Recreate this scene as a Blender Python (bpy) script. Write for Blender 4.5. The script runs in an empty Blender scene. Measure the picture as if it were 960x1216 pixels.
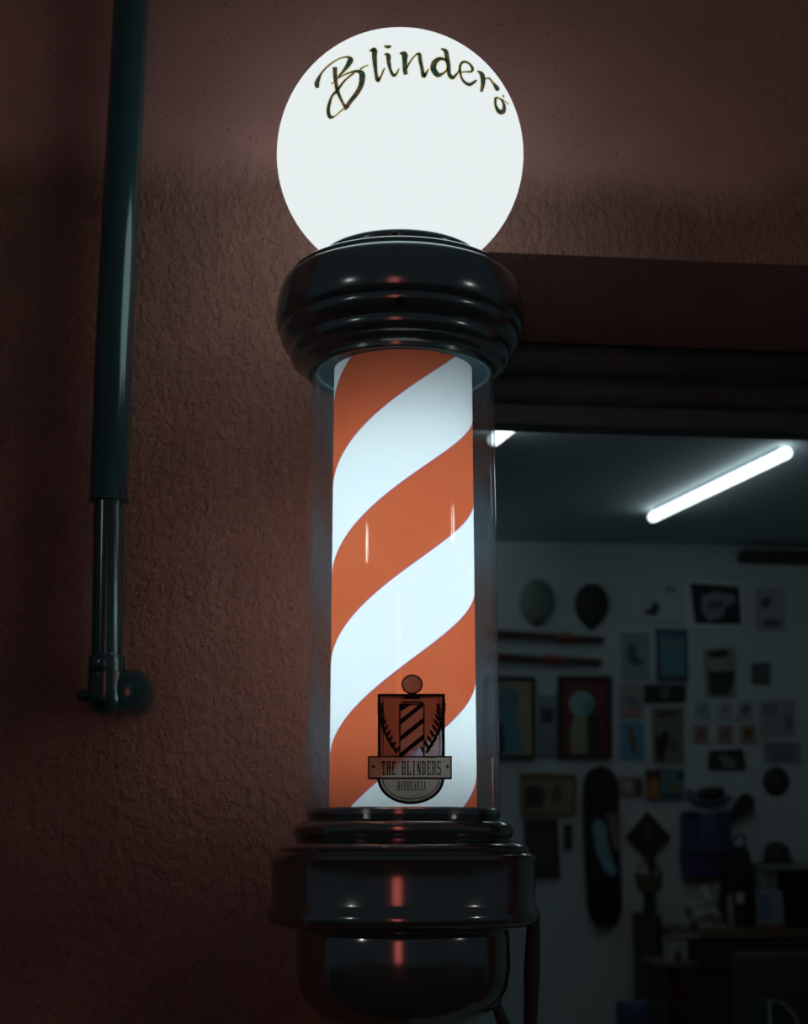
import bpy, bmesh, math, random
from mathutils import Vector, Matrix
random.seed(7)
C = bpy.context.scene.collection
S = bpy.context.scene
PI = math.pi

# ------------------------------------------------------------------ camera
F = 1668.0; PX, PY = 480.0, 608.0; PITCH = math.radians(13.2); EYE = 1.45
cam_d = bpy.data.cameras.new('camera'); cam = bpy.data.objects.new('camera', cam_d); C.objects.link(cam)
cam_d.sensor_fit = 'HORIZONTAL'; cam_d.sensor_width = 36.0; cam_d.lens = 36.0 * F / 960.0
cam_d.clip_start = 0.02; cam_d.clip_end = 100
cam.location = (0, 0, EYE); cam.rotation_euler = (PI/2 + PITCH, 0, 0)
S.camera = cam
cam_d.dof.use_dof = True; cam_d.dof.focus_distance = 1.44; cam_d.dof.aperture_fstop = 8.0

# ------------------------------------------------------------------ world (dark night sky)
w = bpy.data.worlds.new('night_sky'); S.world = w; w.use_nodes = True
bg = w.node_tree.nodes['Background']; bg.inputs[0].default_value = (0.62, 0.86, 1.0, 1); bg.inputs[1].default_value = 0.023
S.view_settings.view_transform = 'Standard'; S.view_settings.look = 'None'
S.view_settings.exposure = 0.0; S.view_settings.gamma = 1.0; S.view_settings.use_curve_mapping = False
S.cycles.use_denoising = True
S.cycles.max_bounces = 8; S.cycles.transparent_max_bounces = 16
S.cycles.sample_clamp_indirect = 3.0
S.cycles.caustics_reflective = False; S.cycles.caustics_refractive = False

GLOBE_L = 0.86      # radiance of the lit globe
DRUM_LAMP_L = 7.2   # fluorescent lamp inside the drum
TUBE_L = 3.0        # ceiling tubes of the shop
SIGN_L = 0.9        # red lit sign across the street
STREET_L = 26.0     # street lamp heads

# ------------------------------------------------------------------ geometry helpers
def ray(px, py):
    d = Vector(((px-PX)/F, 1.0, -(py-PY)/F)); c, s = math.cos(PITCH), math.sin(PITCH)
    return Vector((d.x, d.y*c - d.z*s, d.y*s + d.z*c)).normalized()
CAM = Vector((0, 0, EYE))
YAW = math.radians(6.0)
U = Vector((math.cos(YAW), math.sin(YAW), 0)); N = Vector((-math.sin(YAW), math.cos(YAW), 0)); Z = Vector((0, 0, 1))
def on_plane(px, py, dist):                 # point on the upright plane parallel to the shop front
    r = ray(px, py); t = (Vector((0, dist, 0)) - CAM).dot(N) / r.dot(N); return CAM + r*t
def on_level(px, py, z):
    r = ray(px, py); return CAM + r*((z-EYE)/r.z)
def uz(p): return p.dot(U), p.z
def W(u, n, z):                              # shop coordinates: along the front, into the shop, up
    return U*u + N*n + Z*z
def nn(dist): return Vector((0, dist, 0)).dot(N)

def mat(name, col, rough=0.6, metal=0.0, emit=None, es=0.0, noise=0.0, nscale=20.0, spec=0.5, bump=0.0, bscale=60.0):
    m = bpy.data.materials.new(name); m.use_nodes = True
    nt = m.node_tree; b = nt.nodes['Principled BSDF']
    b.inputs['Base Color'].default_value = (*col, 1); b.inputs['Roughness'].default_value = rough
    b.inputs['Metallic'].default_value = metal; b.inputs['Specular IOR Level'].default_value = spec
    if emit: b.inputs['Emission Color'].default_value = (*emit, 1); b.inputs['Emission Strength'].default_value = es
    if noise or bump: tc = nt.nodes.new('ShaderNodeTexCoord')
    if noise:
        n = nt.nodes.new('ShaderNodeTexNoise'); n.inputs['Scale'].default_value = nscale; n.inputs['Detail'].default_value = 4
        nt.links.new(tc.outputs['Object'], n.inputs['Vector'])
        r = nt.nodes.new('ShaderNodeMapRange'); r.inputs[3].default_value = 1-noise; r.inputs[4].default_value = 1+noise
        nt.links.new(n.outputs[0], r.inputs[0])
        v = nt.nodes.new('ShaderNodeVectorMath'); v.operation = 'SCALE'; v.inputs[0].default_value = col
        nt.links.new(r.outputs[0], v.inputs['Scale']); nt.links.new(v.outputs[0], b.inputs['Base Color'])
    if bump:
        n = nt.nodes.new('ShaderNodeTexNoise'); n.inputs['Scale'].default_value = bscale; n.inputs['Detail'].default_value = 3
        nt.links.new(tc.outputs['Object'], n.inputs['Vector'])
        bp = nt.nodes.new('ShaderNodeBump'); bp.inputs['Strength'].default_value = bump; bp.inputs['Distance'].default_value = 0.004
        nt.links.new(n.outputs[0], bp.inputs['Height']); nt.links.new(bp.outputs[0], b.inputs['Normal'])
    return m

def obj(name, bm, m, parent=None, smooth=None):
    if smooth is not None:
        for f in bm.faces: f.smooth = True
        for e in bm.edges:
            if len(e.link_faces) == 2 and e.calc_face_angle(0) > math.radians(smooth): e.smooth = False
    me = bpy.data.meshes.new(name); bm.to_mesh(me); bm.free()
    for x in (m if isinstance(m, (list, tuple)) else [m]): me.materials.append(x)
    o = bpy.data.objects.new(name, me); C.objects.link(o)
    if parent:
        o.parent = parent; o.matrix_parent_inverse = parent.matrix_basis.inverted()
    return o
def tag(o, label=None, cat=None, group=None, kind=None):
    if label: o['label'] = label
    if cat: o['category'] = cat
    if group: o['group'] = group
    if kind: o['kind'] = kind
    return o
def thing(name, label, cat, loc, group=None):
    o = bpy.data.objects.new(name, None); C.objects.link(o); o.location = loc; o.empty_display_size = 0.05
    return tag(o, label, cat, group)
def struct(name, bm, m, smooth=None): return tag(obj(name, bm, m, None, smooth), kind='structure')

def lathe(bm, prof, cx, cy, segs=96, a0=0, a1=2*PI, cap=False):
    full = abs(a1-a0-2*PI) < 1e-6; cols = segs if full else segs+1; rows = []
    for r, z in prof:
        if r < 1e-6: rows.append([bm.verts.new((cx, cy, z))]*cols); continue
        rows.append([bm.verts.new((cx+r*math.cos(a0+(a1-a0)*i/segs), cy+r*math.sin(a0+(a1-a0)*i/segs), z)) for i in range(cols)])
    for k in range(len(rows)-1):
        for i in range(segs):
            j = (i+1) % cols
            vs = []
            for v in (rows[k][i], rows[k][j], rows[k+1][j], rows[k+1][i]):
                if v not in vs: vs.append(v)
            if len(vs) > 2: bm.faces.new(vs)
    bmesh.ops.recalc_face_normals(bm, faces=bm.faces[:])
    return bm
def boxw(bm, u0, u1, n0, n1, z0, z1, bev=0.0):      # box in shop coordinates
    vs = [bm.verts.new(W(u, n, z)) for u in (u0, u1) for n in (n0, n1) for z in (z0, z1)]
    fs = [(0,1,3,2), (4,6,7,5), (0,4,5,1), (2,3,7,6), (0,2,6,4), (1,5,7,3)]
    new = [bm.faces.new([vs[i] for i in f]) for f in fs]
    bmesh.ops.recalc_face_normals(bm, faces=new)
    if bev:
        es = list({e for f in new for e in f.edges})
        bmesh.ops.bevel(bm, geom=es, offset=bev, segments=2, affect='EDGES', profile=0.5)
    return bm
def BX(*a, **k): return boxw(bmesh.new(), *a, **k)
def tube(bm, pts, rad, segs=20, caps=True):
    pts = [Vector(p) for p in pts]; rads = rad if isinstance(rad, (list, tuple)) else [rad]*len(pts); rings = []
    up = None
    for i, p in enumerate(pts):
        t = (pts[min(i+1, len(pts)-1)] - pts[max(i-1, 0)]).normalized()
        if up is None: up = Vector((0, 0, 1)) if abs(t.z) < .9 else Vector((1, 0, 0))
        a = (up - t*up.dot(t)).normalized(); b = t.cross(a); up = a
        rings.append([bm.verts.new(p + (a*math.cos(2*PI*k/segs) + b*math.sin(2*PI*k/segs))*rads[i]) for k in range(segs)])
    for i in range(len(rings)-1):
        for k in range(segs):
            j = (k+1) % segs; bm.faces.new((rings[i][k], rings[i][j], rings[i+1][j], rings[i+1][k]))
    if caps: bm.faces.new(rings[0][::-1]); bm.faces.new(rings[-1])
    bmesh.ops.recalc_face_normals(bm, faces=bm.faces[:])
    return bm
def prism_w(bm, poly, n0, n1):                       # polygon of (u, z), extruded along the wall normal from n0 (front) to n1
    a = [bm.verts.new(W(u, n0, z)) for u, z in poly]; b = [bm.verts.new(W(u, n1, z)) for u, z in poly]
    fs = [bm.faces.new(a), bm.faces.new(b[::-1])]
    for i in range(len(poly)):
        j = (i+1) % len(poly); fs.append(bm.faces.new((a[j], a[i], b[i], b[j])))
    bmesh.ops.recalc_face_normals(bm, faces=fs)
    return bm
def ell(cx, cy, rx, ry, n=28, a0=0, a1=2*PI):
    return [(cx+rx*math.cos(a0+(a1-a0)*i/n), cy+ry*math.sin(a0+(a1-a0)*i/n)) for i in range(n if abs(a1-a0) > 6.28 else n+1)]

# ------------------------------------------------------------------ materials of the setting
def stucco():
    m = bpy.data.materials.new('terracotta_stucco'); m.use_nodes = True; nt = m.node_tree; L = nt.links
    b = nt.nodes['Principled BSDF']; b.inputs['Roughness'].default_value = 0.85; b.inputs['Specular IOR Level'].default_value = 0.25
    tc = nt.nodes.new('ShaderNodeTexCoord')
    mp = nt.nodes.new('ShaderNodeMapping'); mp.inputs['Scale'].default_value = (1, 1, 0.75); L.new(tc.outputs['Object'], mp.inputs[0])
    n1 = nt.nodes.new('ShaderNodeTexNoise'); n1.inputs['Scale'].default_value = 95; n1.inputs['Detail'].default_value = 5; n1.inputs['Roughness'].default_value = .62
    n2 = nt.nodes.new('ShaderNodeTexNoise'); n2.inputs['Scale'].default_value = 5; n2.inputs['Detail'].default_value = 3
    n3 = nt.nodes.new('ShaderNodeTexNoise'); n3.inputs['Scale'].default_value = 170; n3.inputs['Detail'].default_value = 2
    for n in (n1, n3): L.new(mp.outputs[0], n.inputs['Vector'])
    L.new(tc.outputs['Object'], n2.inputs['Vector'])
    # coarse texture on the lower coat, smoother coat above
    sp = nt.nodes.new('ShaderNodeSeparateXYZ'); L.new(tc.outputs['Object'], sp.inputs[0])
    ad = nt.nodes.new('ShaderNodeMath'); ad.operation = 'MULTIPLY_ADD'; ad.inputs[1].default_value = 0.12; L.new(n2.outputs[0], ad.inputs[0]); L.new(sp.outputs['Z'], ad.inputs[2])
    mr = nt.nodes.new('ShaderNodeMapRange'); mr.inputs[1].default_value = 2.32; mr.inputs[2].default_value = 2.40; mr.inputs[3].default_value = 0.8; mr.inputs[4].default_value = 0.06
    L.new(ad.outputs[0], mr.inputs[0])
    rp = nt.nodes.new('ShaderNodeMapRange'); rp.inputs[1].default_value = .42; rp.inputs[2].default_value = .62; L.new(n1.outputs[0], rp.inputs[0])
    sm = nt.nodes.new('ShaderNodeMath'); sm.operation = 'MULTIPLY_ADD'; sm.inputs[1].default_value = .25; L.new(n3.outputs[0], sm.inputs[0]); L.new(rp.outputs[0], sm.inputs[2])
    bp = nt.nodes.new('ShaderNodeBump'); bp.inputs['Distance'].default_value = 0.0026; L.new(sm.outputs[0], bp.inputs['Height']); L.new(mr.outputs[0], bp.inputs['Strength'])
    L.new(bp.outputs[0], b.inputs['Normal'])
    cr = nt.nodes.new('ShaderNodeValToRGB'); cr.color_ramp.elements[0].color = (.62, .34, .30, 1); cr.color_ramp.elements[1].color = (.82, .44, .38, 1)
    cr.color_ramp.elements[0].position = .3; cr.color_ramp.elements[1].position = .7
    L.new(n2.outputs[0], cr.inputs[0])
    c2 = nt.nodes.new('ShaderNodeValToRGB'); c2.color_ramp.elements[0].color = (.31, .175, .130, 1); c2.color_ramp.elements[1].color = (.45, .25, .185, 1)
    c2.color_ramp.elements[0].position = .3; c2.color_ramp.elements[1].position = .7; L.new(n2.outputs[0], c2.inputs[0])
    cm = nt.nodes.new('ShaderNodeMix'); cm.data_type = 'RGBA'; L.new(mr.outputs[0], cm.inputs[0]); L.new(cr.outputs[0], cm.inputs[6]); L.new(c2.outputs[0], cm.inputs[7])  # two coats; pink globe light and orange stripe light put into their colours
    # dark grit pits in the coarse coat
    pit = nt.nodes.new('ShaderNodeTexNoise'); pit.inputs['Scale'].default_value = 260; pit.inputs['Detail'].default_value = 1; L.new(mp.outputs[0], pit.inputs['Vector'])
    pr = nt.nodes.new('ShaderNodeMapRange'); pr.inputs[1].default_value = .26; pr.inputs[2].default_value = .32; pr.inputs[3].default_value = .55; pr.inputs[4].default_value = 1; L.new(pit.outputs[0], pr.inputs[0])
    vs = nt.nodes.new('ShaderNodeVectorMath'); vs.operation = 'SCALE'; L.new(cm.outputs[2], vs.inputs[0]); L.new(pr.outputs[0], vs.inputs['Scale'])
    L.new(vs.outputs[0], b.inputs['Base Color'])
    return m
M_STUCCO = stucco()
M_ROOMWALL = mat('painted_room_wall', (.56, .68, .69), .8, noise=.06, nscale=3)
M_CEIL = mat('painted_ceiling', (.47, .58, .61), .85, noise=.04, nscale=2)
M_FLOOR = mat('pale_floor_tiles', (.58, .62, .62), .5, noise=.1)
M_PAVE = mat('grey_pavement', (.14, .13, .12), .9, noise=.25, nscale=9, bump=.4)
M_SHUT = mat('dark_painted_steel', (.11, .12, .12), .55, .2, noise=.2, nscale=8)

# ------------------------------------------------------------------ setting
WD = 1.70; WALL_N = nn(WD); THICK = 0.33
top_z = on_plane(590, 299.5, WD).z
ceil_z = 2.95; BACK = 7.0; BN = nn(BACK)
UJ = 0.215 ; UR = 1.75           # door opening edges
bm = bmesh.new()
boxw(bm, -2.6, UJ, WALL_N, WALL_N+THICK, 0, 3.7)
struct('wall_front', bm, M_STUCCO)
bm = BX(UJ, UR, WALL_N, WALL_N+THICK, top_z, 3.7); struct('wall_above', bm, M_STUCCO)
bm = BX(UR, 3.6, WALL_N, WALL_N+THICK, 0, 3.7); struct('wall_right_pier', bm, M_STUCCO)
bm = BX(-2.6, 3.6, BN, BN+.15, 0, 3.7); struct('wall_back', bm, M_ROOMWALL)
bm = BX(-2.75, -2.6, WALL_N, BN+.15, 0, 3.7); struct('wall_left', bm, M_ROOMWALL)
bm = BX(3.6, 3.75, WALL_N, BN+.15, 0, 3.7); struct('wall_right', bm, M_ROOMWALL)
bm = BX(-2.6, 3.6, WALL_N+THICK, BN, ceil_z, ceil_z+.12); struct('ceiling', bm, M_CEIL)
bm = BX(-2.6, 3.6, WALL_N, BN, -.1, 0); struct('floor', bm, M_FLOOR)
bm = BX(-9, 10, -9, WALL_N, -.1, 0); struct('ground', bm, M_PAVE)

# rolled-up steel shutter filling the top of the doorway behind the lintel
sn = WALL_N + THICK
z_hi = top_z; z_lo = on_plane(600, 506, WD+THICK+.02).z
sh = thing('roller_shutter', 'dark steel roller shutter rolled up under the lintel of the doorway', 'shutter', W((UJ+UR)/2, sn, z_lo))
bm = bmesh.new(); 
x0, x1 = UJ-.12, UR+.12
boxw(bm, x0, x1, sn+.03, sn+.16, z_lo+.035, ceil_z-.02)
obj('shutter_box', bm, M_SHUT, sh)
bm = bmesh.new()
nsl = 5; zz = z_lo+.035
for i in range(nsl):
    a = zz + i*.055; pts = [(sn+.03, a), (sn+.012, a+.012), (sn+.008, a+.028), (sn+.012, a+.044), (sn+.03, a+.055)]
    vs = [[bm.verts.new(W(u, n, z)) for n, z in pts] for u in (x0, x1)]
    for k in range(4): bm.faces.new((vs[0][k], vs[1][k], vs[1][k+1], vs[0][k+1]))
obj('shutter_slats', bm, M_SHUT, sh, smooth=40)
bm = BX(x0, x1, sn+.004, sn+.05, z_lo, z_lo+.034, bev=.004); obj('bottom_rail', bm, mat('shutter_rail', (.12, .14, .14), .5, .3), sh)

# ------------------------------------------------------------------ barber pole
D = 1.5; CXP = -0.001
def pr(h, y):                                   # half width and height of an outline point -> radius, height
    e = math.atan((PY-y)/F) + PITCH; z = D*math.tan(e)
    return h/F*(D*math.cos(PITCH)+z*math.sin(PITCH)), EYE+z
pole = thing('barber_pole', 'lit barber pole with glowing white globe, red and white striped drum and dark chrome fittings', 'barber pole', (CXP, D, pr(0, 1243)[1]))
M_CHROME = mat('dark_chrome', (.33, .42, .43), .18, .86)
M_CHROME2 = mat('dark_chrome_base', (.37, .38, .38), .14, .88)
M_SCREW = mat('black_screw', (.01, .01, .01), .5, .3)

# globe
gx = -0.0045; gr = 0.1375; gz = pr(0, 186.5)[1]; gcen = Vector((gx, D, gz))
gd = (gcen-CAM).length; gr = gd*math.sin(math.atan(142/F))
bm = bmesh.new(); bmesh.ops.create_uvsphere(bm, u_segments=96, v_segments=64, radius=gr); bmesh.ops.translate(bm, verts=bm.verts, vec=gcen)
M_GLOBE = mat('lit_opal_glass', (.75, .78, .78), .25, emit=(.93, 1.0, 1.005), es=GLOBE_L, spec=.3)
gb = M_GLOBE.node_tree.nodes['Principled BSDF']; gb.inputs['Base Color'].default_value = (.02, .03, .03, 1)
globe = obj('globe', bm, M_GLOBE, pole, smooth=60); globe['label'] = 'glowing white glass globe'

# hand-lettered name on the globe
def to_globe(px, py, off=.0006):
    r = ray(px, py); R = gr+off; oc = CAM-gcen; b = oc.dot(r); d = b*b-(oc.dot(oc)-R*R)
    return CAM + r*(-b-math.sqrt(max(d, 0)))
def catmull(p, n=7):
    out = []
    P = [p[0]]+list(p)+[p[-1]]
    for i in range(1, len(P)-2):
        for k in range(n):
            t = k/n; q = []
            for c in range(3):
                a, b_, c_, d_ = P[i-1][c], P[i][c], P[i+1][c], P[i+2][c]
                q.append(.5*((2*b_)+(-a+c_)*t+(2*a-5*b_+4*c_-d_)*t*t+(-a+3*b_-3*c_+d_)*t**3))
            out.append(q)
    out.append(list(p[-1])); return out
def ribbon(bm, pts, proj, extra=0.0):            # pts: (x, y, width)
    pts = catmull(pts); L_, R_ = [], []
    for i, (x, y, wd) in enumerate(pts):
        a = pts[max(i-1, 0)]; b = pts[min(i+1, len(pts)-1)]; dx, dy = b[0]-a[0], b[1]-a[1]; l = math.hypot(dx, dy) or 1
        nx, ny = -dy/l, dx/l; h = wd/2+extra
        L_.append(bm.verts.new(proj(x+nx*h, y+ny*h))); R_.append(bm.verts.new(proj(x-nx*h, y-ny*h)))
    for i in range(len(L_)-1): bm.faces.new((L_[i], R_[i], R_[i+1], L_[i+1]))
def za(pts, ox, oy, sx, sy): return [(ox+x*sx, oy+y*sy, w_) for x, y, w_ in pts]
k1 = 90/960; k2 = 100/960; k3 = 105/960
A = lambda p: za(p, 360, 50, k1, k1)
B_ = lambda p: za(p, 430, 40, k2, k2)
D_ = lambda p: za(p, 510, 50, k3, k3)
strokes = [
 A([(185,580,4),(175,530,6),(195,470,4.5),(230,400,2.6),(290,330,2),(380,255,1.6),(470,205,1.4),(560,190,2.5),(600,225,7),(570,290,5.5),(510,370,3.5),(440,450,1.8)]),
 A([(405,315,5.5),(405,400,5),(415,500,4.6),(435,610,4.6),(470,700,3.6),(515,790,3.4),(560,850,6)]),
 A([(440,610,3),(500,520,2.6),(570,450,2.2),(650,390,2)]),
 A([(360,535,1.2),(450,455,1.2),(560,400,1.8),(640,375,3),(700,370,4),(745,400,7),(750,470,7),(730,560,6),(680,650,5.6),(610,740,5),(550,820,5.6)]),
 A([(720,345,1.6),(780,310,1.4),(830,290,.8)]),
 A([(430,620,3.6),(370,680,3),(340,760,3.6),(320,860,4.2),(340,945,4.4),(400,940,1.4),(460,890,1.2),(520,840,1.6)]),
 B_([(85,200,1),(140,185,6),(142,260,6),(150,360,5),(160,450,4),(180,530,4.6),(215,490,2.2),(245,420,1.8),(265,390,1)]),
 B_([(255,235,1.5),(300,245,5),(305,320,5),(325,410,3.6),(360,475,3.6),(395,455,2.2),(425,395,1.2)]),
 B_([(250,142,1),(300,150,4),(338,140,1)]),
 B_([(430,222,1.4),(485,235,7),(488,300,6),(490,400,5.4),(500,468,5)]),
 B_([(505,400,2),(550,320,2),(610,245,1.6),(655,235,4),(665,300,4.6),(685,400,4.2),(705,480,5),(740,440,2.4),(760,400,1)]),
 D_([(195,200,2.4),(120,180,4),(60,220,6.5),(45,290,7),(90,355,6),(140,345,2.8),(185,310,1.8),(205,270,1.6)]),
 D_([(125,70,1),(180,100,5),(195,180,5.4),(210,260,5),(215,340,4.6),(250,385,4.6),(300,345,2.2),(335,290,1.6)]),
 D_([(330,330,1.4),(400,322,1.6),(455,320,2.5),(470,285,3.6),(430,230,2.4),(370,215,2.8),(335,260,3),(340,350,2.8),(370,420,3),(430,460,4),(480,440,3.2),(515,410,2.2)]),
 D_([(520,310,1),(570,350,5.5),(585,420,5.5),(575,500,4.2),(565,540,3.4)]),
 D_([(600,400,1.4),(650,395,2),(690,440,2.2),(735,500,5.5),(745,530,3)]),
 D_([(720,600,3),(720,680,3),(755,750,5),(800,755,6),(815,700,4),(795,640,2.4),(760,610,1.6),(720,600,2)]),
 D_([(790,620,1),(830,650,1),(865,675,.8)]),
 D_([(800,575,1.6),(812,600,1.6)]),
]
def ink(name, ca, cb, a, b):
    m = bpy.data.materials.new(name); m.use_nodes = True; nt = m.node_tree; nt.nodes.clear(); L = nt.links
    tc = nt.nodes.new('ShaderNodeTexCoord'); no = nt.nodes.new('ShaderNodeTexNoise'); no.inputs['Scale'].default_value = 110; L.new(tc.outputs['Object'], no.inputs['Vector'])
    cr = nt.nodes.new('ShaderNodeValToRGB'); cr.color_ramp.elements[0].color = (*ca, 1); cr.color_ramp.elements[1].color = (*cb, 1); cr.color_ramp.elements[0].position = a; cr.color_ramp.elements[1].position = b
    L.new(no.outputs[0], cr.inputs[0]); tr = nt.nodes.new('ShaderNodeBsdfTransparent'); L.new(cr.outputs[0], tr.inputs[0])
    out = nt.nodes.new('ShaderNodeOutputMaterial'); L.new(tr.outputs[0], out.inputs[0]); return m
M_INKE = ink('amber_lettering_edge', (.85, .70, .40), (.90, .85, .72), .4, .65)
M_INK = ink('dark_teal_lettering', (.02, .06, .075), (.13, .075, .06), .5, .62)
bm = bmesh.new()
for s in strokes: ribbon(bm, s, lambda x, y: to_globe(x, y, .0005), 1.0)
le = obj('lettering_edge', bm, M_INKE, globe); le['label'] = 'thin amber outline of the painted name'
bm = bmesh.new()
for s in strokes: ribbon(bm, s, lambda x, y: to_globe(x, y, .0009), -.12)
le = obj('lettering', bm, M_INK, globe); le['label'] = 'dark hand-lettered name across the upper globe'

def plist(L_): return [pr(a, b) for a, b in L_]
# collar under the globe
cxc = -0.0045
bm = lathe(bmesh.new(), plist([(70,325),(92,324),(96,320),(97,316),(95,312),(90,311),(70,311)]), cxc, D)
collar = obj('globe_collar', bm, M_CHROME, pole, smooth=40)
# top cap
RD_ = .0772
prof = [(60,334),(60,330),(122,333),(128,333.5),(131.5,336),(132,340.5),(136,342.5),(139.5,346),(142,352),(144,359),(146,368),(147,380),(146.4,390),(144,396.5),(141.5,399),(142,401.5),(141.5,406),(138.5,412),(134,416.5),(130.5,418.5),(131,421),(130.5,427),(127.5,432),(124,434.5),(120,436),(118,439),(114.5,441.5),(111.5,443),(111,447),(108.8,448.5),(107.6,447),(107.6,441),(60,440)]
bm = lathe(bmesh.new(), plist(prof), cxc, D, segs=128)
cap = obj('top_cap', bm, M_CHROME, pole, smooth=38); cap['label'] = 'dark chrome ringed cap under the globe'
bm = lathe(bmesh.new(), [(RD_+.002, pr(0,441)[1]-.0002), (.1035, pr(0,441)[1]-.0002), (.1035, pr(0,441)[1]-.0022), (RD_+.002, pr(0,441)[1]-.0022), (RD_+.002, pr(0,441)[1]-.0002)], CXP, D, segs=96)
o_ = obj('lit_cap_underside', bm, mat('teal_drum_glow', (.07, .20, .22), .5), cap); o_['label'] = 'cap underside around the drum with the teal drum light in its colour'  # cap underside; teal glow from the drum is put into its colour
bm = lathe(bmesh.new(), [(.0972, pr(0,446)[1]), (.0972, pr(0,443)[1]), (.0955, pr(0,443)[1]), (.095, pr(0,446)[1]), (.0972, pr(0,446)[1])], CXP, D, segs=96)
o_ = obj('glass_seat_ring', bm, mat('pale_teal_ring', (.42, .75, .8), .35), cap); o_['label'] = 'pale teal ring inside the cap rim'
def screw(px, py, R, par, rr=.0045):
    r = ray(px, py); o = CAM-Vector((cxc, D, 0)); a = r.x**2+r.y**2; b = 2*(o.x*r.x+o.y*r.y); c = o.x**2+o.y**2-R*R
    t = (-b-math.sqrt(b*b-4*a*c))/(2*a); p = CAM+r*t; n = Vector((p.x-cxc, p.y-D, 0)).normalized()
    bm = bmesh.new(); tube(bm, [p-n*.006, p+n*.0005, p+n*.0018, p+n*.0026], [rr, rr, rr*.8, rr*.3], 16)
    obj('screw', bm, M_SCREW, par, smooth=40)
screw(476, 357, pr(139.5, 404)[0], cap, .0052)
screw(469.5, 278, pr(96, 318)[0], collar, .003)

# glass cylinder
def clear_glass():
    m = bpy.data.materials.new('clear_glass'); m.use_nodes = True; nt = m.node_tree; nt.nodes.clear(); L = nt.links
    out = nt.nodes.new('ShaderNodeOutputMaterial'); tr = nt.nodes.new('ShaderNodeBsdfTransparent'); tr.inputs[0].default_value = (.93, .955, .96, 1)
    gl = nt.nodes.new('ShaderNodeBsdfGlossy'); gl.inputs['Roughness'].default_value = .03; gl.inputs['Color'].default_value = (.85, .95, 1, 1)
    lw = nt.nodes.new('ShaderNodeLayerWeight'); lw.inputs[0].default_value = .5
    pw = nt.nodes.new('ShaderNodeMath'); pw.operation = 'POWER'; pw.inputs[1].default_value = 5; L.new(lw.outputs['Facing'], pw.inputs[0])
    fr = nt.nodes.new('ShaderNodeMath'); fr.operation = 'MULTIPLY_ADD'; fr.inputs[1].default_value = .9; fr.inputs[2].default_value = .03; L.new(pw.outputs[0], fr.inputs[0])
    mx = nt.nodes.new('ShaderNodeMixShader'); L.new(fr.outputs[0], mx.inputs[0]); L.new(tr.outputs[0], mx.inputs[1]); L.new(gl.outputs[0], mx.inputs[2])
    df = nt.nodes.new('ShaderNodeBsdfDiffuse'); df.inputs[0].default_value = (.52, .68, .80, 1)
    m2 = nt.nodes.new('ShaderNodeMixShader'); m2.inputs[0].default_value = .075; L.new(mx.outputs[0], m2.inputs[1]); L.new(df.outputs[0], m2.inputs[2])
    L.new(m2.outputs[0], out.inputs[0]); return m
M_GLASS = clear_glass()
RT = 0.1018; z_tb = pr(0, 961)[1]-.004; z_tt = pr(0, 441)[1]
bm = bmesh.new(); lathe(bm, [(RT, z_tb), (RT, z_tt), (RT-.004, z_tt), (RT-.004, z_tb), (RT, z_tb)], CXP, D, segs=128)
glass = obj('glass_cylinder', bm, M_GLASS, pole, smooth=40)

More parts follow.
